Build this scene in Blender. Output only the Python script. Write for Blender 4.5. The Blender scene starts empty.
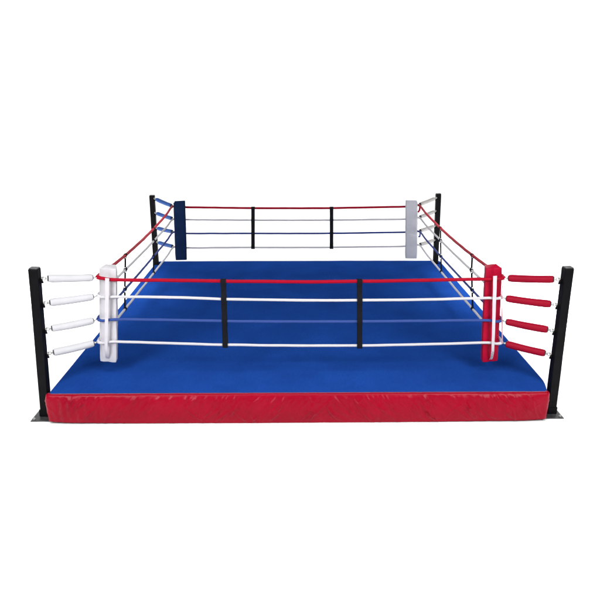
import bpy, bmesh, math, random
from mathutils import Vector, Matrix, noise

random.seed(7)
S = bpy.context.scene
COL = S.collection
V = Vector

# ------------------------------------------------------------------ materials
def mat(name, base, rough=0.6, spec=0.3, metal=0.0, sheen=0.0, coat=0.0,
        mottle=0.0, mottle_scale=6.0, bump=0.0, bump_scale=60.0, bump_detail=4.0,
        bump2=0.0, bump2_scale=8.0, rough_var=0.0, weave=0.0, fleck=0.0):
    m = bpy.data.materials.new(name)
    m.use_nodes = True
    nt = m.node_tree
    N, L = nt.nodes, nt.links
    b = N['Principled BSDF']
    b.inputs['Base Color'].default_value = (*base, 1)
    b.inputs['Roughness'].default_value = rough
    b.inputs['Specular IOR Level'].default_value = spec
    b.inputs['Metallic'].default_value = metal
    b.inputs['Sheen Weight'].default_value = sheen
    b.inputs['Coat Weight'].default_value = coat
    tc = N.new('ShaderNodeTexCoord')
    def nz(scale, detail=4.0):
        n = N.new('ShaderNodeTexNoise')
        n.inputs['Scale'].default_value = scale
        n.inputs['Detail'].default_value = detail
        L.new(tc.outputs['Object'], n.inputs['Vector'])
        return n
    if mottle:
        n = nz(mottle_scale, 6)
        r = N.new('ShaderNodeMapRange')
        r.inputs['From Min'].default_value = 0.3
        r.inputs['From Max'].default_value = 0.7
        r.inputs['To Min'].default_value = 1 - mottle
        r.inputs['To Max'].default_value = 1 + mottle
        L.new(n.outputs['Fac'], r.inputs['Value'])
        mx = N.new('ShaderNodeVectorMath'); mx.operation = 'SCALE'
        mx.inputs[0].default_value = base
        L.new(r.outputs['Result'], mx.inputs['Scale'])
        out = mx.outputs['Vector']
        if fleck:                       # threads and scuffs of a used canvas, stretched along the cloth
            mp = N.new('ShaderNodeMapping'); mp.inputs['Scale'].default_value = (1, .35, 1)
            L.new(tc.outputs['Object'], mp.inputs['Vector'])
            n2 = N.new('ShaderNodeTexNoise'); n2.inputs['Scale'].default_value = 55; n2.inputs['Detail'].default_value = 6
            n2.inputs['Roughness'].default_value = .7
            L.new(mp.outputs['Vector'], n2.inputs['Vector'])
            r2 = N.new('ShaderNodeMapRange')
            r2.inputs['From Min'].default_value = .3; r2.inputs['From Max'].default_value = .7
            r2.inputs['To Min'].default_value = 1 - fleck; r2.inputs['To Max'].default_value = 1 + fleck
            L.new(n2.outputs['Fac'], r2.inputs['Value'])
            m2 = N.new('ShaderNodeVectorMath'); m2.operation = 'SCALE'
            L.new(out, m2.inputs[0]); L.new(r2.outputs['Result'], m2.inputs['Scale'])
            out = m2.outputs['Vector']
        L.new(out, b.inputs['Base Color'])
    if rough_var:
        n = nz(mottle_scale * 1.7, 5)
        r = N.new('ShaderNodeMapRange')
        r.inputs['To Min'].default_value = max(0.02, rough - rough_var)
        r.inputs['To Max'].default_value = min(1, rough + rough_var)
        L.new(n.outputs['Fac'], r.inputs['Value'])
        L.new(r.outputs['Result'], b.inputs['Roughness'])
    h = None
    def add_h(sock, k):
        nonlocal h
        mu = N.new('ShaderNodeMath'); mu.operation = 'MULTIPLY'
        mu.inputs[1].default_value = k
        L.new(sock, mu.inputs[0])
        if h is None:
            h = mu.outputs[0]
        else:
            a = N.new('ShaderNodeMath'); a.operation = 'ADD'
            L.new(h, a.inputs[0]); L.new(mu.outputs[0], a.inputs[1]); h = a.outputs[0]
    if bump: add_h(nz(bump_scale, bump_detail).outputs['Fac'], bump)
    if bump2: add_h(nz(bump2_scale, 3).outputs['Fac'], bump2)
    if weave:
        for d in ('X', 'Y'):
            w = N.new('ShaderNodeTexWave')
            w.bands_direction = d
            w.inputs['Scale'].default_value = 60
            w.inputs['Distortion'].default_value = 0.6
            L.new(tc.outputs['Object'], w.inputs['Vector'])
            add_h(w.outputs['Fac'], weave)
    if h is not None:
        bp = N.new('ShaderNodeBump')
        bp.inputs['Strength'].default_value = 1.0
        bp.inputs['Distance'].default_value = 1.0
        L.new(h, bp.inputs['Height'])
        L.new(bp.outputs['Normal'], b.inputs['Normal'])
    return m

M = dict(
    floor=mat('white_floor_paint', (.93, .93, .93), .8, .1),
    canvas=mat('blue_canvas', (.0105, .053, .272), .9, .0, mottle=.10, mottle_scale=2.6, fleck=.10,
               bump=.0012, bump_scale=220, bump2=.010, bump2_scale=2.2, weave=.0002),
    satin=mat('red_satin', (.295, .0010, .016), .33, .13, sheen=0, mottle=.07, mottle_scale=5,
              bump=.0010, bump_scale=90, bump2=.004, bump2_scale=13),
    red_vinyl=mat('red_vinyl', (.385, .002, .026), .48, .12, mottle=.06, mottle_scale=7, bump=.0008, bump_scale=70,
                  bump2=.004, bump2_scale=16, rough_var=.1),
    white_vinyl=mat('white_vinyl', (.585, .57, .60), .48, .2, mottle=.025, mottle_scale=6, bump=.0008, bump_scale=70,
                    bump2=.004, bump2_scale=15, rough_var=.1),
    navy_vinyl=mat('navy_vinyl', (.006, .0185, .062), .55, .05, mottle=.08, mottle_scale=6, bump=.0008, bump_scale=70,
                   bump2=.004, bump2_scale=15, rough_var=.1),
    cream_vinyl=mat('cream_vinyl', (.47, .455, .44), .5, .2, mottle=.03, mottle_scale=7, bump=.0008, bump_scale=60),
    blue_vinyl=mat('blue_vinyl', (.032, .10, .34), .5, .2, mottle=.06, mottle_scale=8, bump=.0008, bump_scale=60,
                   bump2=.003, bump2_scale=18),
    rope_red=mat('red_rope_cover', (.34, .0015, .017), .5, .08, mottle=.06, mottle_scale=9, bump=.0006, bump_scale=50),
    rope_white=mat('white_rope_cover', (.57, .56, .58), .5, .2, mottle=.03, mottle_scale=9, bump=.0006, bump_scale=50),
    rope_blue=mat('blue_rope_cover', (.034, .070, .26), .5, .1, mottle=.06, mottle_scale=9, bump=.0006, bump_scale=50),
    rope_blue_shaded=mat('shaded_blue_rope_cover', (.010, .030, .19), .5, .1, mottle=.06, mottle_scale=9, bump=.0006, bump_scale=50),  # same blue rope, weaker light at back and sides put into the colour
    webbing=mat('black_webbing', (.007, .008, .011), .8, .1, mottle=.2, mottle_scale=30, bump=.0008, bump_scale=160),
    red_sleeve=mat('red_sleeve_vinyl', (.285, .0015, .018), .45, .12, mottle=.06, mottle_scale=8, bump=.0008, bump_scale=60, bump2=.003, bump2_scale=18),
    white_sleeve=mat('white_sleeve_vinyl', (.56, .56, .585), .5, .2, mottle=.03, mottle_scale=8, bump=.0008, bump_scale=60, bump2=.003, bump2_scale=18),
    white_vinyl_shaded=mat('shaded_white_vinyl', (.50, .505, .54), .5, .15, mottle=.03, mottle_scale=6, bump=.0008, bump_scale=70, bump2=.004, bump2_scale=15),  # white vinyl darkened in its colour to carry the back pad's shade
    strap=mat('white_webbing', (.64, .61, .66), .7, .2, mottle=.03, mottle_scale=20, bump=.0008, bump_scale=160),
    lace=mat('pale_pink_cord', (.55, .25, .30), .7, .2, mottle=.05, mottle_scale=30),
    lettering=mat('grey_strap_lettering', (.30, .26, .27), .8, .2, mottle=.1, mottle_scale=60),
    post=mat('black_post_paint', (.0045, .0045, .0055), .5, .08, mottle=.25, mottle_scale=9, bump=.0006, bump_scale=80,
             rough_var=.12),
    plate=mat('dark_steel_plate', (.055, .054, .056), .42, .5, metal=.3, mottle=.35, mottle_scale=14, bump=.0008,
              bump_scale=60, rough_var=.15),
    steel=mat('zinc_steel', (.52, .51, .49), .32, .5, metal=.9, mottle=.12, mottle_scale=30),
    cap=mat('dark_rubber_cap', (.03, .03, .034), .6, .3, mottle=.2, mottle_scale=20),
    frame=mat('dark_frame_timber', (.05, .045, .04), .8, .2, mottle=.2, mottle_scale=5),
)

# ------------------------------------------------------------------ mesh helpers
def obj(name, bm, material, parent=None, smooth=True, angle=38, bevel=0.0, seg=2):
    me = bpy.data.meshes.new(name)
    bmesh.ops.recalc_face_normals(bm, faces=bm.faces[:])
    if parent is not None:
        bm.transform(Matrix.Translation(-world_loc(parent)))
    bm.to_mesh(me); bm.free()
    me.materials.append(material)
    if smooth:
        for p in me.polygons: p.use_smooth = True
        me.set_sharp_from_angle(angle=math.radians(angle))
    o = bpy.data.objects.new(name, me)
    COL.objects.link(o)
    if parent is not None: o.parent = parent
    if bevel:
        md = o.modifiers.new('bevel', 'BEVEL'); md.width = bevel; md.segments = seg
        md.limit_method = 'ANGLE'; md.angle_limit = math.radians(35)
        md.harden_normals = False
    return o

def world_loc(o):
    l = V((0, 0, 0))
    while o is not None:
        l = l + o.location; o = o.parent
    return l

def tag(o, label, cat, group=None):
    o['label'] = label; o['category'] = cat
    if group: o['group'] = group
    return o

def thing(name, loc, label, cat, group=None):
    o = bpy.data.objects.new(name, None)
    o.location = loc; o.empty_display_size = .1
    COL.objects.link(o)
    return tag(o, label, cat, group)

def basis(d, up=V((0, 0, 1))):
    d = d.normalized()
    s = d.cross(up)
    if s.length < 1e-5: s = d.cross(V((0, 1, 0)))
    s.normalize()
    return s, s.cross(d).normalized()

def tube(bm, pts, rad, n=14, cap=True):
    pts = [V(p) for p in pts]
    rings = []
    prev = None
    for i, p in enumerate(pts):
        a = pts[max(0, i - 1)]; b = pts[min(len(pts) - 1, i + 1)]
        d = (b - a).normalized()
        if prev is None:
            s, u = basis(d)
        else:
            s = (prev - d * prev.dot(d)).normalized(); u = s.cross(d).normalized()
        prev = s
        r = rad[i] if isinstance(rad, (list, tuple)) else rad
        rings.append([bm.verts.new(p + (s * math.cos(t) + u * math.sin(t)) * r)
                      for t in [2 * math.pi * k / n for k in range(n)]])
    for r0, r1 in zip(rings, rings[1:]):
        for k in range(n):
            bm.faces.new((r0[k], r0[(k + 1) % n], r1[(k + 1) % n], r1[k]))
    if cap:
        bm.faces.new(rings[0]); bm.faces.new(rings[-1])

def box(bm, c, x, y, z, hx, hy, hz):
    c = V(c)
    vs = [bm.verts.new(c + x * (sx * hx) + y * (sy * hy) + z * (sz * hz))
          for sz in (-1, 1) for sy in (-1, 1) for sx in (-1, 1)]
    for f in ((0, 1, 3, 2), (4, 6, 7, 5), (0, 4, 5, 1), (2, 3, 7, 6), (0, 2, 6, 4), (1, 5, 7, 3)):
        bm.faces.new([vs[i] for i in f])

def torus(bm, c, ax, R, r, n=20, k=8, arc=1.0):
    c = V(c); s, u = basis(ax, V((.13, .2, 1)))
    ax = ax.normalized()
    steps = int(n * arc) + (0 if arc >= 1 else 1)
    rings = []
    for i in range(steps):
        t = 2 * math.pi * i / n
        d = s * math.cos(t) + u * math.sin(t)
        rings.append([bm.verts.new(c + d * (R + r * math.cos(q)) + ax * (r * math.sin(q)))
                      for q in [2 * math.pi * j / k for j in range(k)]])
    rng = range(steps) if arc >= 1 else range(steps - 1)
    for i in rng:
        a, b = rings[i], rings[(i + 1) % steps]
        for j in range(k):
            bm.faces.new((a[j], a[(j + 1) % k], b[(j + 1) % k], b[j]))
    if arc < 1:
        bm.faces.new(rings[0]); bm.faces.new(rings[-1])

def smooth_path(pts, per=10):
    """Catmull-Rom through control points."""
    P = [V(p) for p in pts]
    P = [P[0] * 2 - P[1]] + P + [P[-1] * 2 - P[-2]]
    out = []
    for i in range(1, len(P) - 2):
        a, b, c, d = P[i - 1:i + 3]
        for k in range(per):
            t = k / per
            out.append(.5 * ((2 * b) + (c - a) * t + (2 * a - 5 * b + 4 * c - d) * t * t
                             + (3 * b - a - 3 * c + d) * t ** 3))
    out.append(P[-2])
    return out

X, Y, Z = V((1, 0, 0)), V((0, 1, 0)), V((0, 0, 1))

# ------------------------------------------------------------------ setting: white studio sweep
bm = bmesh.new()
prof = [(-16, 0.0), (-8, 0.0), (-4, 0), (0, 0), (5.6, 0.0)]
R0 = 2.2
for i in range(1, 13):
    t = math.pi / 2 * i / 12
    prof.append((5.6 + R0 * math.sin(t), R0 - R0 * math.cos(t)))
prof += [(5.6 + R0, 6.0), (5.6 + R0, 11.0)]
xs = [-16, -10, -5, 0, 5, 10, 16]
rows = [[bm.verts.new((x, y, z)) for x in xs] for y, z in prof]
for r0, r1 in zip(rows, rows[1:]):
    for k in range(len(xs) - 1):
        bm.faces.new((r0[k], r0[k + 1], r1[k + 1], r1[k]))
fl = obj('floor', bm, M['floor'], angle=60)
fl['kind'] = 'structure'

# ------------------------------------------------------------------ platform
HM = .302
NL, NR, FL, FR = V((-2.445, -2.480, 0)), V((2.396, -2.480, 0)), V((-2.478, 2.60, 0)), V((2.575, 2.63, 0))
plat = thing('ring_platform', (0, 0, 0),
             'low square boxing ring platform with blue canvas floor and gathered red satin skirt', 'boxing ring platform')

def quad(u, v):
    return NL * (1 - u) * (1 - v) + NR * u * (1 - v) + FL * (1 - u) * v + FR * u * v

bm = bmesh.new()
edge = [0, .0006, .0016, .003, .0045, .0065, .012, .0185]
us = edge + [i / 90 for i in range(3, 88)] + [1 - e for e in reversed(edge)]
n = len(us)
grid = []
for j in range(n):
    row = []
    for i in range(n):
        p = quad(us[i], us[j])
        cu, cv = min(us[i], 1 - us[i]) * 4.9, min(us[j], 1 - us[j]) * 4.9
        if cu < .07 and cv < .07:            # rounded corner in plan
            q = math.hypot(.07 - cu, .07 - cv)
            k_ = max(.07 - cu, .07 - cv) / max(q, 1e-6)
            su = 1 if us[i] < .5 else -1; sv = 1 if us[j] < .5 else -1
            p = p + V((su * (.07 - cu) * (1 - k_), sv * (.07 - cv) * (1 - k_), 0))
        e_ = max(0, min(1, (p.y + 2.50) / .34)); e_ = e_ * e_ * (3 - 2 * e_)
        p = p + V((.060 * e_ * (1 - us[j]) * us[i] ** 6, 0, 0))     # padding swells out past the front post
        d = min(us[i], 1 - us[i], us[j], 1 - us[j]) * 4.9
        r = .032
        z = HM
        if d < r: z -= r - math.sqrt(max(0, r * r - (r - d) ** 2))
        z += .0035 * (noise.noise(V((p.x * .9, p.y * .9, 3.1)))) + .0018 * noise.noise(V((p.x * 3.1, p.y * 2.4, 9.1)))
        row.append(bm.verts.new((p.x, p.y, z)))
    grid.append(row)
for j in range(n - 1):
    for i in range(n - 1):
        c = (grid[j][i].co + grid[j + 1][i + 1].co) / 2
        if 2.345 < c.y < 2.495 and 2.385 < abs(c.x) < 2.525: continue   # notches the back posts stand in
        bm.faces.new((grid[j][i], grid[j][i + 1], grid[j + 1][i + 1], grid[j + 1][i]))
bmesh.ops.delete(bm, geom=[v for v in bm.verts if not v.link_faces], context='VERTS')
# turn the rim down as the side of the padding
be = [e for e in bm.edges if e.is_boundary]
ret = bmesh.ops.extrude_edge_only(bm, edges=be)
for v in ret['geom']:
    if isinstance(v, bmesh.types.BMVert): v.co.z = min(v.co.z, .20)
obj('mat', bm, M['canvas'], plat, angle=50)

bm = bmesh.new()
box(bm, (0, .05, .10), X, Y, Z, 2.36, 2.24, .10)
obj('frame', bm, M['frame'], plat, bevel=.01)

class Creases:
    def __init__(self, length, count, seed, gather=False):
        rnd = random.Random(seed)
        self.c = []
        for _ in range(count):
            s0 = rnd.uniform(0, length); z0 = rnd.uniform(.02, .30)
            a = rnd.uniform(38, 72)
            if (s0 > length * .56) != (rnd.random() < .07): a = 180 - a
            a = math.radians(a)
            self.c.append((s0, z0, math.cos(a), math.sin(a), rnd.uniform(.06, .17), rnd.uniform(.004, .011),
                           rnd.uniform(.003, .0095)))
        self.b = {}
        for q in self.c:
            for k in range(int((q[0] - .4) * 4), int((q[0] + .4) * 4) + 1):
                self.b.setdefault(k, []).append(q)
        self.seed = seed; self.gather = gather; self.len = length
    def __call__(self, s, z):
        h = 0
        for s0, z0, cx, cz, ln, w, a in self.b.get(int(s * 4) if s >= 0 else -1, ()):
            dx, dz = s - s0, z - z0
            al = dx * cx + dz * cz; ac = -dx * cz + dz * cx
            ac += .12 * al * al / ln
            e = (al / ln) ** 2 + (ac / w) ** 2
            if e < 7: h += a * math.exp(-e)
        h += .006 * noise.noise(V((s * 1.7, z * 3, self.seed)))
        lean = .75 if s < self.len * .56 else -.75
        env = .45 + .9 * abs(noise.noise(V((s * 1.3, 2.0, self.seed + 9))))
        for fq, am in ((8, .0050), (17, .0042), (38, .0018)):
            n_ = noise.noise(V(((s - lean * z) * fq, z * fq * .22, self.seed + fq)))
            h += am * env * (.75 - 2.4 * abs(n_))
        h += .0035 * noise.noise(V((s * 8 - z * 6, z * 3, self.seed + 4)))
        if self.gather:
            g = math.exp(-(s / .45) ** 2) * min(1, s / .16)
            h += g * .007 * math.sin(s * 78 + 2.2 * noise.noise(V((s * 5, z * 4, 1.0)))) * min(1, max(0, (.31 - z) / .05))
        return h

def skirt(path_fn, length, outward_fn, seed, count, zb_fn, lip=0.0, gather=False, ztop=HM + .004):
    """A cloth sheet hung along path_fn(s); lip = how far it laps over the mat before it falls."""
    cr = Creases(length, count, seed, gather)
    bm = bmesh.new()
    ns = int(length / .0085); nz_ = 34
    prof = []                       # (inward offset, z fraction, crease weight)
    if lip:
        prof += [(lip, 0, 0), (lip * .55, 0, 0), (.012, 0, 0), (.004, .012, .1)]
    prof += [(0, .03 + .97 * k / nz_, min(1, .15 + k / 5)) for k in range(nz_ + 1)]
    rows = []
    for i in range(ns + 1):
        s = length * i / ns
        p, o = path_fn(s), outward_fn(s)
        zb = zb_fn(s); r = []
        for inn, fz, w in prof:
            z = ztop - (ztop - zb) * fz
            ee = min(1, min(s, length - s) / .25)
            belly = .006 * min(1, fz / .1) + (.020 * math.sin(math.pi * min(1, fz * 1.05)) + .010 * fz) * (.15 + .85 * ee)
            q = p + o * (-inn + belly + cr(s, z) * w * (.35 + .65 * ee) * (.30 + .70 * min(1, (1 - fz) / .16)))
            if lip and inn > .01: z += .0012 * noise.noise(V((s * 9, 0, 2)))
            r.append(bm.verts.new((q.x, q.y, z)))
        rows.append(r)
    for a, b in zip(rows, rows[1:]):
        for k in range(len(a) - 1):
            bm.faces.new((a[k], a[k + 1], b[k + 1], b[k]))
    return bm

# front skirt wraps a little way round both front corners
rc = .035
x0, x1, yf = -2.450, 2.400, -2.492
arcl = rc * math.pi / 2
straight = (x1 - x0) - 2 * rc
ret_len = .012
LEN = straight + 2 * arcl + 2 * ret_len
def fpath(s):
    if s < ret_len: return V((x0, yf + rc + (ret_len - s), 0)), V((-1, 0, 0))
    s -= ret_len
    if s < arcl:
        t = s / rc
        d = V((-math.cos(t), -math.sin(t), 0)); return V((x0 + rc, yf + rc, 0)) + d * rc, d
    s -= arcl
    if s < straight: return V((x0 + rc + s, yf, 0)), V((0, -1, 0))
    s -= straight
    if s < arcl:
        t = s / rc
        d = V((math.sin(t), -math.cos(t), 0)); return V((x1 - rc, yf + rc, 0)) + d * rc, d
    s -= arcl
    return V((x1, yf + rc + s, 0)), V((1, 0, 0))
def zb_front(s):
    t = s / LEN
    z = .016 - .014 * math.sin(math.pi * min(1, t * 1.0)) + .004 * noise.noise(V((s * 1.6, 1, 0)))
    z += .010 * math.exp(-(s / .16) ** 2) + .008 * math.exp(-((LEN - s) / .2) ** 2)
    return max(.004, z)
sk = obj('skirt', skirt(lambda s: fpath(s)[0], LEN, lambda s: fpath(s)[1], 3, 330, zb_front, lip=.03, gather=True),
         M['satin'], plat, angle=80)
md = sk.modifiers.new('cloth', 'SOLIDIFY'); md.thickness = .0025; md.offset = -1
# hem band along the foot of the front skirt
bm = bmesh.new()

def line_skirt(a, b, o, seed):
    a, b = V(a), V(b); ln = (b - a).length
    k = obj('skirt', skirt(lambda s: a + (b - a) * (s / ln), ln, lambda s: o, seed, 160,
                           lambda s: .012 + .006 * noise.noise(V((s * 2, seed, 0))), ztop=.275), M['satin'], plat, angle=80)
    m_ = k.modifiers.new('cloth', 'SOLIDIFY'); m_.thickness = .0025; m_.offset = -1
bm.free()
line_skirt((-2.480, 2.33, 0), (-2.449, -2.25, 0), V((-1, 0, 0)), 11)
line_skirt((2.465, -2.20, 0), (2.572, 2.55, 0), V((1, 0, 0)), 12)
line_skirt((2.54, 2.635, 0), (-2.44, 2.605, 0), V((0, 1, 0)), 13)

# ------------------------------------------------------------------ corner posts
HALF = .0425
posts = {}
def make_post(key, base, top, label, eyes):
    base, top = V(base), V(top)
    t = thing('corner_post', (base.x, base.y, 0), label, 'ring post', 'corner posts of the ring')
    d = (top - base).normalized()
    yy = (Y - d * d.y).normalized(); xx = yy.cross(d)
    bm = bmesh.new()
    nseg = 10
    rings = []
    for i in range(nseg + 1):
        c = base + (top - base) * (i / nseg)
        w = HALF + .0012 * noise.noise(c * 3)
        if i == 0: c = V((base.x, base.y, .008))
        rings.append([bm.verts.new(c + xx * sx * w + yy * sy * w) for sx, sy in ((-1, -1), (1, -1), (1, 1), (-1, 1))])
    for r0, r1 in zip(rings, rings[1:]):
        for k in range(4): bm.faces.new((r0[k], r0[(k + 1) % 4], r1[(k + 1) % 4], r1[k]))
    bm.faces.new(rings[0]); bm.faces.new(rings[-1])
    obj('post_tube', bm, M['post'], t, bevel=.008, seg=3)
    bm = bmesh.new()
    box(bm, top + d * .004, xx, yy, d, HALF - .004, HALF - .004, .004)
    obj('post_cap', bm, M['plate'], t, bevel=.003)
    # base plate with bolts and a socket collar
    cx = base.x + (.024 if base.x < 0 else -.044); cy = base.y + .0 
    bm = bmesh.new()
    box(bm, (cx, cy, .005), X, Y, Z, .129, .129, .004)
    pl = obj('base_plate', bm, M['plate'], t, bevel=.002)
    for sx in (-1, 1):
        for sy in (-1, 1):
            bm = bmesh.new()
            c = V((cx + sx * .10, cy + sy * .10, .009))
            tube(bm, [c, c + Z * .009], .013, 6)
            tube(bm, [c + Z * .009, c + Z * .019], .007, 10)
            obj('bolt', bm, M['steel'], pl)
    bm = bmesh.new()
    for sx, sy, hx, hy in ((-1, 0, .002, .0450), (1, 0, .002, .0450), (0, -1, .0425, .002), (0, 1, .0425, .002)):
        box(bm, V((base.x, base.y, .044)) + xx * sx * .046 + yy * sy * .046, xx, yy, d, hx, hy, .035)
    obj('socket', bm, M['post'], t, bevel=.002)
    for J, z in eyes:
        c = base + (top - base) * (z / top.z)
        J = V(J)
        dr = V((J.x - c.x, J.y - c.y, 0)).normalized()
        bm = bmesh.new()
        f = c + dr * .043
        tube(bm, [f - dr * .004, f + dr * .016], .016, 12)
        tube(bm, [f + dr * .014, f + dr * .022], .008, 10)
        e = f + dr * .028
        torus(bm, e, dr.cross(Z), .0165, .0052)
        obj('eye_bolt', bm, M['steel'], t)
        bm = bmesh.new()
        torus(bm, f + dr * .006 - Z * .012, (dr + Z * .4), .026, .010, 16, 8)
        obj('rubber_ring', bm, M['post'], t)
        posts[(key, round(z, 3))] = e
    return t

# joints where the ropes of two sides meet, highest first
JN_L = [(-1.984, -2.05, 1.344), (-1.999, -2.05, 1.154), (-2.025, -2.05, .908), (-2.045, -2.05, .667)]
JN_R = [(1.987, -2.05, 1.331), (1.990, -2.05, 1.127), (2.017, -2.05, .884), (2.044, -2.05, .644)]
JF_L = [(-2.016, 2.03, 1.366), (-2.022, 2.03, 1.158), (-2.032, 2.03, .942), (-2.042, 2.03, .692)]
JF_R = [(1.992, 2.03, 1.389), (2.010, 2.03, 1.183), (2.026, 2.03, .953), (2.042, 2.03, .723)]
ZE = dict(NL=[1.405, 1.165, .902, .652], NR=[1.388, 1.137, .873, .622],
          FL=[1.438, 1.197, .940, .692], FR=[1.452, 1.228, .972, .724])
JJ = dict(NL=JN_L, NR=JN_R, FL=JF_L, FR=JF_R)
PB = dict(NL=((-2.538, -2.33, 0), (-2.449, -2.33, 1.512)), NR=((2.506, -2.33, 0), (2.466, -2.33, 1.512)),
          FL=((-2.455, 2.42, 0), (-2.432, 2.42, 1.484)), FR=((2.455, 2.42, 0), (2.403, 2.42, 1.515)))
PL = dict(NL='black square steel post at the front corner beside the white corner pad',
          NR='black square steel post at the front corner beside the red corner pad',
          FL='black square steel post at the back corner behind the navy corner pad',
          FR='black square steel post at the back corner behind the shaded white corner pad')
for k in ('NL', 'NR', 'FL', 'FR'):
    make_post(k, PB[k][0], PB[k][1], PL[k], list(zip(JJ[k], ZE[k])))

# ------------------------------------------------------------------ turnbuckles in padded sleeves
SL = dict(NL=('white', 'white_sleeve', 'front post beside the white pad', .038),
          NR=('red', 'red_sleeve', 'front post beside the red pad', .0365),
          FL=('bright blue', 'blue_vinyl', 'back post behind the navy pad', .033),
          FR=('cream white', 'cream_vinyl', 'back post behind the shaded white pad', .032))
ORD = ['topmost', 'second from top', 'third from top', 'lowest']
for k in ('NL', 'NR', 'FL', 'FR'):
    colr, mt, where, rad = SL[k]
    for i in range(4):
        a = posts[(k, round(ZE[k][i], 3))]; b = V(JJ[k][i])
        d = (b - a); ln = d.length; d.normalize()
        t = thing('turnbuckle', a, f'{ORD[i]} {colr} padded turnbuckle sleeve on the {where}', 'turnbuckle',
                  f'{colr} padded turnbuckle sleeves')
        t0, t1 = (.040 if k[0] == 'N' else .055), ln - .045
        bm = bmesh.new()
        m = 12; pts = []; rr = []
        side, up = basis(d)
        ph = random.uniform(0, 6)
        for q in range(m + 1):
            f = q / m
            pts.append(a + d * (t0 + (t1 - t0) * f) - Z * (.004 * math.sin(math.pi * f)))
            rr.append(rad * (1 + .025 * math.sin(5 * f + ph) - (.10 if q in (0, m) else 0) - (.03 * f if k[0] == 'N' else 0)))
        tube(bm, pts, rr, 20)
        obj('padded_sleeve', bm, M[mt], t, bevel=.004)
        for pos, sgn in ((t0, -1), (t1, 1)):
            bm = bmesh.new()
            c = a + d * pos
            tube(bm, [c - d * .002, c + d * sgn * .006], rad * .74, 18)
            obj('end_cap', bm, M['cap'], t)
        bm = bmesh.new()
        tube(bm, [a + d * .012, a + d * (t0 + .02)], .0065, 10)
        torus(bm, a + d * .006, side, .013, .0045, 16, 8)
        tube(bm, [a + d * .022, a + d * .034], .011, 6)
        obj('rod', bm, M['steel'], t)
        bm = bmesh.new()
        tube(bm, [a + d * (t1 - .01), b - d * .016], .0065, 10)
        tube(bm, [a + d * (t1 + .010), a + d * (t1 + .020)], .012, 6)
        torus(bm, b - d * .004, up, .015, .0048, 18, 8, arc=.86)
        obj('hook', bm, M['steel'], t)

# ------------------------------------------------------------------ ropes
RR = [.0170, .0138, .0138, .0138]
RN = ['top red', 'upper white', 'middle blue', 'lowest white']
def rope(pts, i, side_label, cmat, tail=None):
    path = smooth_path(pts, 12)
    ph = random.uniform(0, 50)
    path = [p + V((noise.noise(V((q * .21, ph, 0))), noise.noise(V((q * .21, ph, 3))), noise.noise(V((q * .21, ph, 7))))) * .0022
            if 3 < q < len(path) - 4 else p for q, p in enumerate(path)]
    bm = bmesh.new()
    rr = [RR[i] * (1 + .05 * noise.noise(V((q * .35, ph, 11)))) for q in range(len(path))]
    rr[0] *= .5; rr[-1] *= .5; rr[1] *= .85; rr[-2] *= .85
    tube(bm, path, rr, 14)
    o = bpy.data.objects.new('ring_rope', None)
    o.location = path[0]; COL.objects.link(o)
    tag(o, f'{RN[i]} rope along the {side_label}', 'ring rope', 'ring ropes')
    obj('rope_cover', bm, cmat, o)
    for e, nx in ((path[0], path[4]), (path[-1], path[-5])):
        bm = bmesh.new()
        d = (nx - e).normalized()
        tube(bm, [e + d * .006, e + d * .010, e + d * .034, e + d * .040],
             [RR[i] * .8, RR[i] * 1.12, RR[i] * 1.12, RR[i] * 1.02], 14)
        obj('ferrule', bm, M['strap'] if i % 2 else cmat, o)
    if tail:
        bm = bmesh.new()
        tube(bm, smooth_path(tail, 8), [RR[i] * .85] * ((len(tail) - 1) * 8 + 1), 12)
        obj('rope_tail', bm, cmat, o)
    return o

mR, mW, mB, mB_shaded = M['rope_red'], M['rope_white'], M['rope_blue'], M['rope_blue_shaded']
front_mid = [
    [(-1.79, 1.321), (-1.278, 1.317), (-.765, 1.307), (-.015, 1.299), (.571, 1.303), (1.355, 1.315), (1.797, 1.324)],
    [(-1.806, 1.149), (-1.29, 1.143), (-.703, 1.122), (-.015, 1.110), (.578, 1.108), (1.3, 1.115), (1.817, 1.128)],
    [(-1.829, .913), (-1.306, .906), (-.711, .891), (-.014, .885), (.586, .884), (1.3, .889), (1.842, .893)],
    [(-1.851, .675), (-1.322, .656), (-.72, .636), (-.013, .626), (.595, .624), (1.3, .635), (1.866, .651)]]
FY = -2.06
front_pts = []
for i in range(4):
    a, b = V(JN_L[i]), V(JN_R[i])
    p = [a, V((a.x + .06, FY - .006, a.z - .005))] + [V((x, FY, z)) for x, z in front_mid[i]] + \
        [V((b.x - .06, FY - .006, b.z - .002)), b]
    front_pts.append(p)
    rope(p, i, 'front of the ring', [mR, mW, mB, mW][i])
back_z = [(1.348, 1.332, 1.359), (1.143, 1.134, 1.152), (.914, .912, .933), (.671, .675, .694)]
for i in range(4):
    a, b = V(JF_L[i]), V(JF_R[i]); BY = 2.045
    zl, zm, zr = back_z[i]
    p = [a, V((-1.80, BY, zl)), V((-1.3, BY, zl * .6 + zm * .4)), V((-.73, BY, zm + .002)), V((-.08, BY, zm)),
         V((.58, BY, zm + .003)), V((1.2, BY, zr * .55 + zm * .45)), V((1.77, BY, zr)), b]
    rope(p, i, 'back of the ring', [mR, mW, mB_shaded, mW][i])
SAG = [.062, .028, .02, .012]
side_fn = {}
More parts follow.
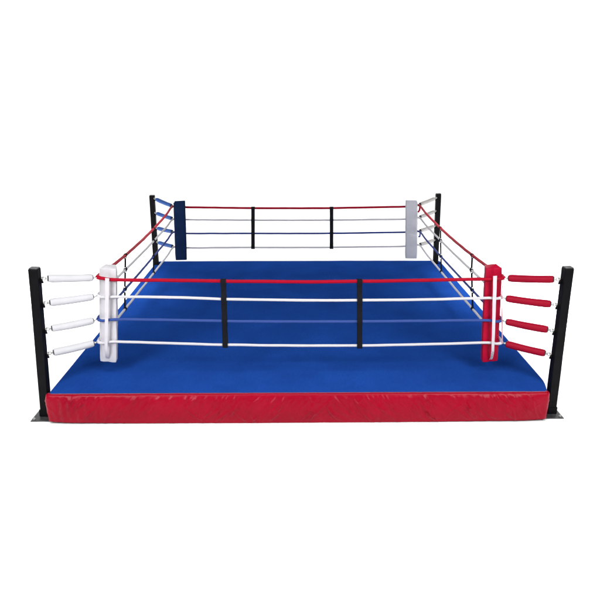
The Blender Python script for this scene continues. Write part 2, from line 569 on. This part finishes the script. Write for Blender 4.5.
for sgn, JN, JF, nm in ((-1, JN_L, JF_L, 'side between the white pad and the navy pad'),
                        (1, JN_R, JF_R, 'side between the red pad and the shaded white pad')):
    for i in range(4):
        a, b = V(JN[i]), V(JF[i])
        def at(y, a=a, b=b, i=i, sgn=sgn):
            f = (y - a.y) / (b.y - a.y)
            p = a.lerp(b, f)
            return V((p.x + sgn * .012 * math.exp(-((y + 1.9) / .18) ** 2), y, p.z - SAG[i] * 4 * f * (1 - f)))
        side_fn[(sgn, i)] = at
        p = [a, V((a.x + sgn * .016, -1.94, at(-1.94).z)), at(-1.75)] + [at(y) for y in (-1.4, -1.0, -.5, 0, .52, 1.0, 1.5)] + \
            [V((b.x + sgn * .012, 1.86, at(1.86).z)), b]
        tail = None
        if sgn > 0 and i in (0, 2):      # rope ends doubled back below the joint at the shaded white pad
            tail = [b + V((0, -.02, 0)), b + V((.012, -.05, -.02)), b + V((.008, -.06, -.075)), b + V((-.01, -.05, -.11 if i == 0 else -.08))]
        if sgn < 0:
            rope(p, i, nm, [mR, mW, mB_shaded, mW][i])
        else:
            rope(p, i, nm, [mR, mW, mB_shaded, mW][i], tail)

# ------------------------------------------------------------------ webbing spacers
def spacer(pts, across, out, width, label, lay=.0035):
    """pts: rope centres from the top rope to the bottom one; across = width direction, out = side facing outward."""
    t = thing('rope_spacer', (pts[-1].x, pts[-1].y, pts[-1].z), label, 'rope spacer', 'black webbing rope spacers')
    bm = bmesh.new()
    hw = width / 2
    path = []
    top, bot = pts[0], pts[-1]
    path.append(top + Z * .020)
    for k in range(4): path.append(pts[k])
    path.append(bot - Z * .020)
    for s in (1, -1):            # one band each side of the ropes
        cols = []
        full = smooth_path(path, 6)
        for q, p in enumerate(full):
            near = min((p - r).length for r in pts)
            off = .0165 * math.exp(-(near / (.05 if lay < .003 or lay > .0032 else .018)) ** 2) + lay
            w = .0015 * noise.noise(V((q * .4, s, bot.x)))
            c = p + out * (s * off) + across * w
            cols.append([bm.verts.new(c + across * (hw * e) + out * (s * th)) for e, th in ((-1, 0), (1, 0), (1, .003), (-1, .003))])
        for r0, r1 in zip(cols, cols[1:]):
            for k in range(4): bm.faces.new((r0[k], r0[(k + 1) % 4], r1[(k + 1) % 4], r1[k]))
        bm.faces.new(cols[0]); bm.faces.new(cols[-1])
    obj('band', bm, M['webbing'], t)
    for r, i in zip(pts, range(4)):
        bm = bmesh.new()
        tube(bm, [r - across * hw * .96, r + across * hw * .96], RR[i] + .004, 14)
        obj('loop', bm, M['webbing'], t)

def interp(pts, x, ax):
    path = smooth_path(pts, 12)
    for a, b in zip(path, path[1:]):
        if (a[ax] - x) * (b[ax] - x) <= 0 and a[ax] != b[ax]:
            return a.lerp(b, (x - a[ax]) / (b[ax] - a[ax]))
for xt, xb, lb in ((-.762, -.767, 'black webbing spacer on the front ropes, the one nearer the white pad'),
                   (.566, .590, 'black webbing spacer on the front ropes, the one nearer the red pad')):
    spacer([interp(front_pts[i], xt + (xb - xt) * i / 3, 0) for i in range(4)], X, V((0, -1, 0)), .053, lb)
for xt, xb, lb in ((-.716, -.731, 'black webbing spacer on the back ropes, the one nearer the navy pad'),
                   (.569, .581, 'black webbing spacer on the back ropes, the one nearer the shaded white pad')):
    pp = []
    for i in range(4):
        zl, zm, zr = back_z[i]
        pp.append(V((xt + (xb - xt) * i / 3, 2.045, zm + .002)))
    spacer(pp, X, V((0, -1, 0)), .058, lb)
for sgn, nm in ((-1, 'white-to-navy'), (1, 'red-to-shaded-white')):
    for y, w in ((-1.0, 'near'), (.52, 'far')):
        pts = [side_fn[(sgn, i)](y - .012 * i) for i in range(4)]
        lb = {(-1, 'near'): 'black webbing spacer on the side ropes just behind the white pad',
              (-1, 'far'): 'black webbing spacer on the side ropes, farther back toward the navy pad',
              (1, 'near'): 'black webbing spacer on the side ropes just behind the red pad',
              (1, 'far'): 'black webbing spacer on the side ropes, farther back toward the shaded white pad'}[(sgn, w)]
        spacer(pts, Y, V((sgn, 0, 0)), .034, lb, .0031)

# ------------------------------------------------------------------ corner pads
def pad(label, bot, top, section, rot, material, peak=None, chamfer=None, seed=0):
    """section: plan outline (x across, y depth); bot/top: centre of the outer face; rot: turn about the vertical."""
    bot, top = V(bot), V(top)
    t = thing('corner_pad', bot, label, 'corner pad', 'padded corner cushions')
    cr, sr = math.cos(rot), math.sin(rot)
    def pl(x, y): return V((x * cr - y * sr, x * sr + y * cr, 0))
    bm = bmesh.new()
    L = 26; rings = []
    for k in range(L + 1):
        f = k / L
        c = bot.lerp(top, f)
        w = 1 - .05 * (2 * f - 1) ** 8
        r = []
        for j, (x, y) in enumerate(section):
            wob = .0035 * noise.noise(V((f * 4.5, j * .8, seed))) + .0018 * noise.noise(V((f * 14, j * 1.3, seed + 5)))
            p = c + pl(x * w + wob, y * (1 + wob * 3) + wob)
            if chamfer and k == L: p.z -= chamfer(x) + max(0, y - .015) * .75
            r.append(bm.verts.new(p))
        rings.append(r)
    m = len(section)
    for r0, r1 in zip(rings, rings[1:]):
        for j in range(m): bm.faces.new((r0[j], r0[(j + 1) % m], r1[(j + 1) % m], r1[j]))
    bm.faces.new(rings[0])
    if peak:
        pk = bm.verts.new(top + pl(peak[0], peak[1]) + Z * peak[2])
        for j in range(m): bm.faces.new((rings[-1][j], rings[-1][(j + 1) % m], pk))
    else:
        bm.faces.new(rings[-1])
    obj('cover', bm, material, t, bevel=.006, seg=3, angle=45)
    return t, pl

# near pads: a flat laced face outward (toward the camera side), wedge toward the ring
def wedge(hw, dep, groove):
    return [(-hw, .004), (-hw * .55, -.003), (-.026, 0), (0, groove), (.026, 0), (hw * .55, -.003), (hw, .004),
            (hw * .72, dep * .52), (.022, dep), (-.022, dep), (-hw * .72, dep * .52)]
def strap_on(t, pl, bot, top, f0, f1, off, w0, w1, dx0, dx1, marks):
    bm = bmesh.new()
    n_ = 22; rows = []
    for k in range(n_ + 1):
        f = f0 + (f1 - f0) * k / n_
        c = V(bot).lerp(V(top), f)
        g = k / n_
        hw = (w0 + (w1 - w0) * g) / 2
        o = off if k > 1 else off * .75
        if g < .14: o = .004 + (off - .004) * (g / .14) ** .6
        dx = dx0 + (dx1 - dx0) * g + dx0 / abs(dx0) * (.06 - o if g < .14 else 0) * -.30 + .002 * noise.noise(V((k * .3, 4, 0)))
        rows.append([bm.verts.new(c + pl(dx + e * hw, -o - th)) for e, th in ((-1, 0), (1, 0), (1, .003), (-1, .003))])
    for a, b in zip(rows, rows[1:]):
        for k in range(4): bm.faces.new((a[k], a[(k + 1) % 4], b[(k + 1) % 4], b[k]))
    bm.faces.new(rows[0]); bm.faces.new(rows[-1])
    s = obj('strap', bm, M['strap'], t)
    bm = bmesh.new()
    for q in range(marks):
        f = f0 + (f1 - f0) * (.012 + .0135 * q)
        g = (f - f0) / (f1 - f0)
        o = .004 + (off - .004) * (g / .14) ** .6
        c = V(bot).lerp(V(top), f) + pl(dx0 + (.004 if q % 2 else -.004), -o - .005)
        box(bm, c, pl(1, 0), pl(0, 1), Z, w0 * (.24 if q % 3 else .34), .0012, .0022)
    if marks: obj('lettering_marks', bm, M['lettering'], s, smooth=False)  # small grey bars stand in for unreadable lettering on the strap
    else: bm.free()

b, tp = (-1.976, -2.024, .436), (-1.886, -2.024, 1.423)
t, pl = pad('white triangular corner pad standing at the front corner with a white strap', b, tp,
            wedge(.093, .155, .006), math.radians(-12), M['white_vinyl'], peak=(-.045, .06, .032), seed=2)
strap_on(t, pl, b, tp, .045, .925, .061, .030, .042, .012, .034, 0)
b, tp = (1.956, -2.024, .422), (1.893, -2.024, 1.419)
t, pl = pad('bright red triangular corner pad standing at the front corner with a white strap', b, tp,
            wedge(.091, .155, .008), math.radians(12), M['red_vinyl'], peak=(.045, .06, .034), seed=5)
strap_on(t, pl, b, tp, .03, .945, .061, .028, .040, -.012, -.028, 9)
# lacing cords linking the joints down the outer edge of the red pad
for k, dx in enumerate((-.014, .004)):
    bm = bmesh.new()
    pts = [V(JN_R[q]) + V((dx * (1 - q * .2), -.020 + .012 * k, 0)) for q in range(4)]
    tube(bm, smooth_path(pts, 8), .0038, 8)
    obj('lace', bm, M['strap'] if k else M['lace'], t)

def slab(hw, dep):
    return [(-hw, .018), (-hw + .018, 0), (hw - .018, 0), (hw, .018), (hw * .80, dep * .6), (hw * .35, dep), (-hw * .35, dep), (-hw * .80, dep * .6)]
b, tp = (-1.910, 1.885, .500), (-1.883, 1.885, 1.480)
pad('dark navy corner pad standing at the back corner', b, tp, slab(.097, .125), math.radians(5), M['navy_vinyl'],
    chamfer=lambda x: .055 if x < -.09 else (.0 if x > -.07 else .006), seed=8)
b, tp = (1.899, 1.885, .522), (1.846, 1.885, 1.490)
pad('white corner pad in a shaded tone standing at the back corner', b, tp, slab(.100, .125), math.radians(-5), M['white_vinyl_shaded'],
    chamfer=lambda x: .030 if x > .09 else .0, seed=9)

# ------------------------------------------------------------------ lamps and added fills
def area(name, loc, target, sx, sy, power, spread=180, col=(1, 1, 1)):
    l = bpy.data.lights.new(name, 'AREA')
    l.shape = 'RECTANGLE'; l.size = sx; l.size_y = sy; l.energy = power
    l.spread = math.radians(spread); l.color = col
    o = bpy.data.objects.new(name, l)
    o.location = loc
    o.rotation_euler = (V(target) - V(loc)).to_track_quat('-Z', 'Y').to_euler()
    COL.objects.link(o)
area('softbox', (-3.7, -6.4, 4.0), (-.6, -1.9, .5), 2.0, 1.6, 160, 150)
area('softbox', (3.7, -6.4, 4.0), (.6, -1.9, .5), 2.0, 1.6, 160, 150)
area('overhead_softbox', (0, -4.4, 5.4), (0, -3.0, 0), 6.0, 2.0, 98, 120)
area('added_backdrop_fill', (-5.0, 4.4, 7.6), (-5.4, 7.6, 1.0), 8.5, .8, 285, 120)  # added fills that whiten the sweep, no known lamp behind them
area('added_backdrop_fill', (5.0, 4.4, 7.6), (5.4, 7.6, 1.0), 8.5, .8, 285, 120)
area('added_backdrop_fill', (-12.0, 2.6, 7.6), (-12.4, 5.6, 1.0), 6.0, 1.2, 330, 130)  # outer fills added so the sweep stays white at its ends
area('added_backdrop_fill', (12.0, 2.6, 7.6), (12.4, 5.6, 1.0), 6.0, 1.2, 330, 130)
area('added_side_floor_fill', (-4.9, .8, 5.0), (-6.9, .9, 0), 1.0, 7.0, 230, 66)  # added fill, aimed outward to keep the floor at the sides white
area('added_floor_strip_fill', (-3.85, .8, 5.2), (-3.85, .8, 0), .5, 8.0, 95, 34)  # narrow fill added to whiten the floor close beside the ring
area('added_side_floor_fill', (4.9, .8, 5.0), (6.9, .9, 0), 1.0, 7.0, 230, 66)
area('added_floor_strip_fill', (3.85, .8, 5.2), (3.85, .8, 0), .5, 8.0, 95, 34)

w = bpy.data.worlds.new('World'); S.world = w
w.use_nodes = True
w.node_tree.nodes['Background'].inputs['Color'].default_value = (1, 1, 1, 1)
w.node_tree.nodes['Background'].inputs['Strength'].default_value = .13

# ------------------------------------------------------------------ camera
pitch, yaw, roll, f = .3206, .0174, .0032, 587.4636
cam = bpy.data.cameras.new('camera')
cam.sensor_width = 36; cam.lens = f / 600 * 36
cam.clip_end = 200; cam.clip_start = .05
co = bpy.data.objects.new('camera', cam)
fw = V((math.sin(yaw) * math.cos(pitch), math.cos(yaw) * math.cos(pitch), -math.sin(pitch)))
r = fw.cross(Z).normalized(); u = r.cross(fw)
r2 = r * math.cos(roll) + u * math.sin(roll); u2 = u * math.cos(roll) - r * math.sin(roll)
mt = Matrix((r2, u2, -fw)).transposed().to_4x4()
mt.translation = V((-.1104, -7.556, 2.9372))
co.matrix_world = mt
COL.objects.link(co)
S.camera = co

S.view_settings.view_transform = 'Standard'
S.view_settings.look = 'None'
S.view_settings.exposure = 0
S.view_settings.gamma = 1
S.cycles.use_denoising = True
S.cycles.max_bounces = 8
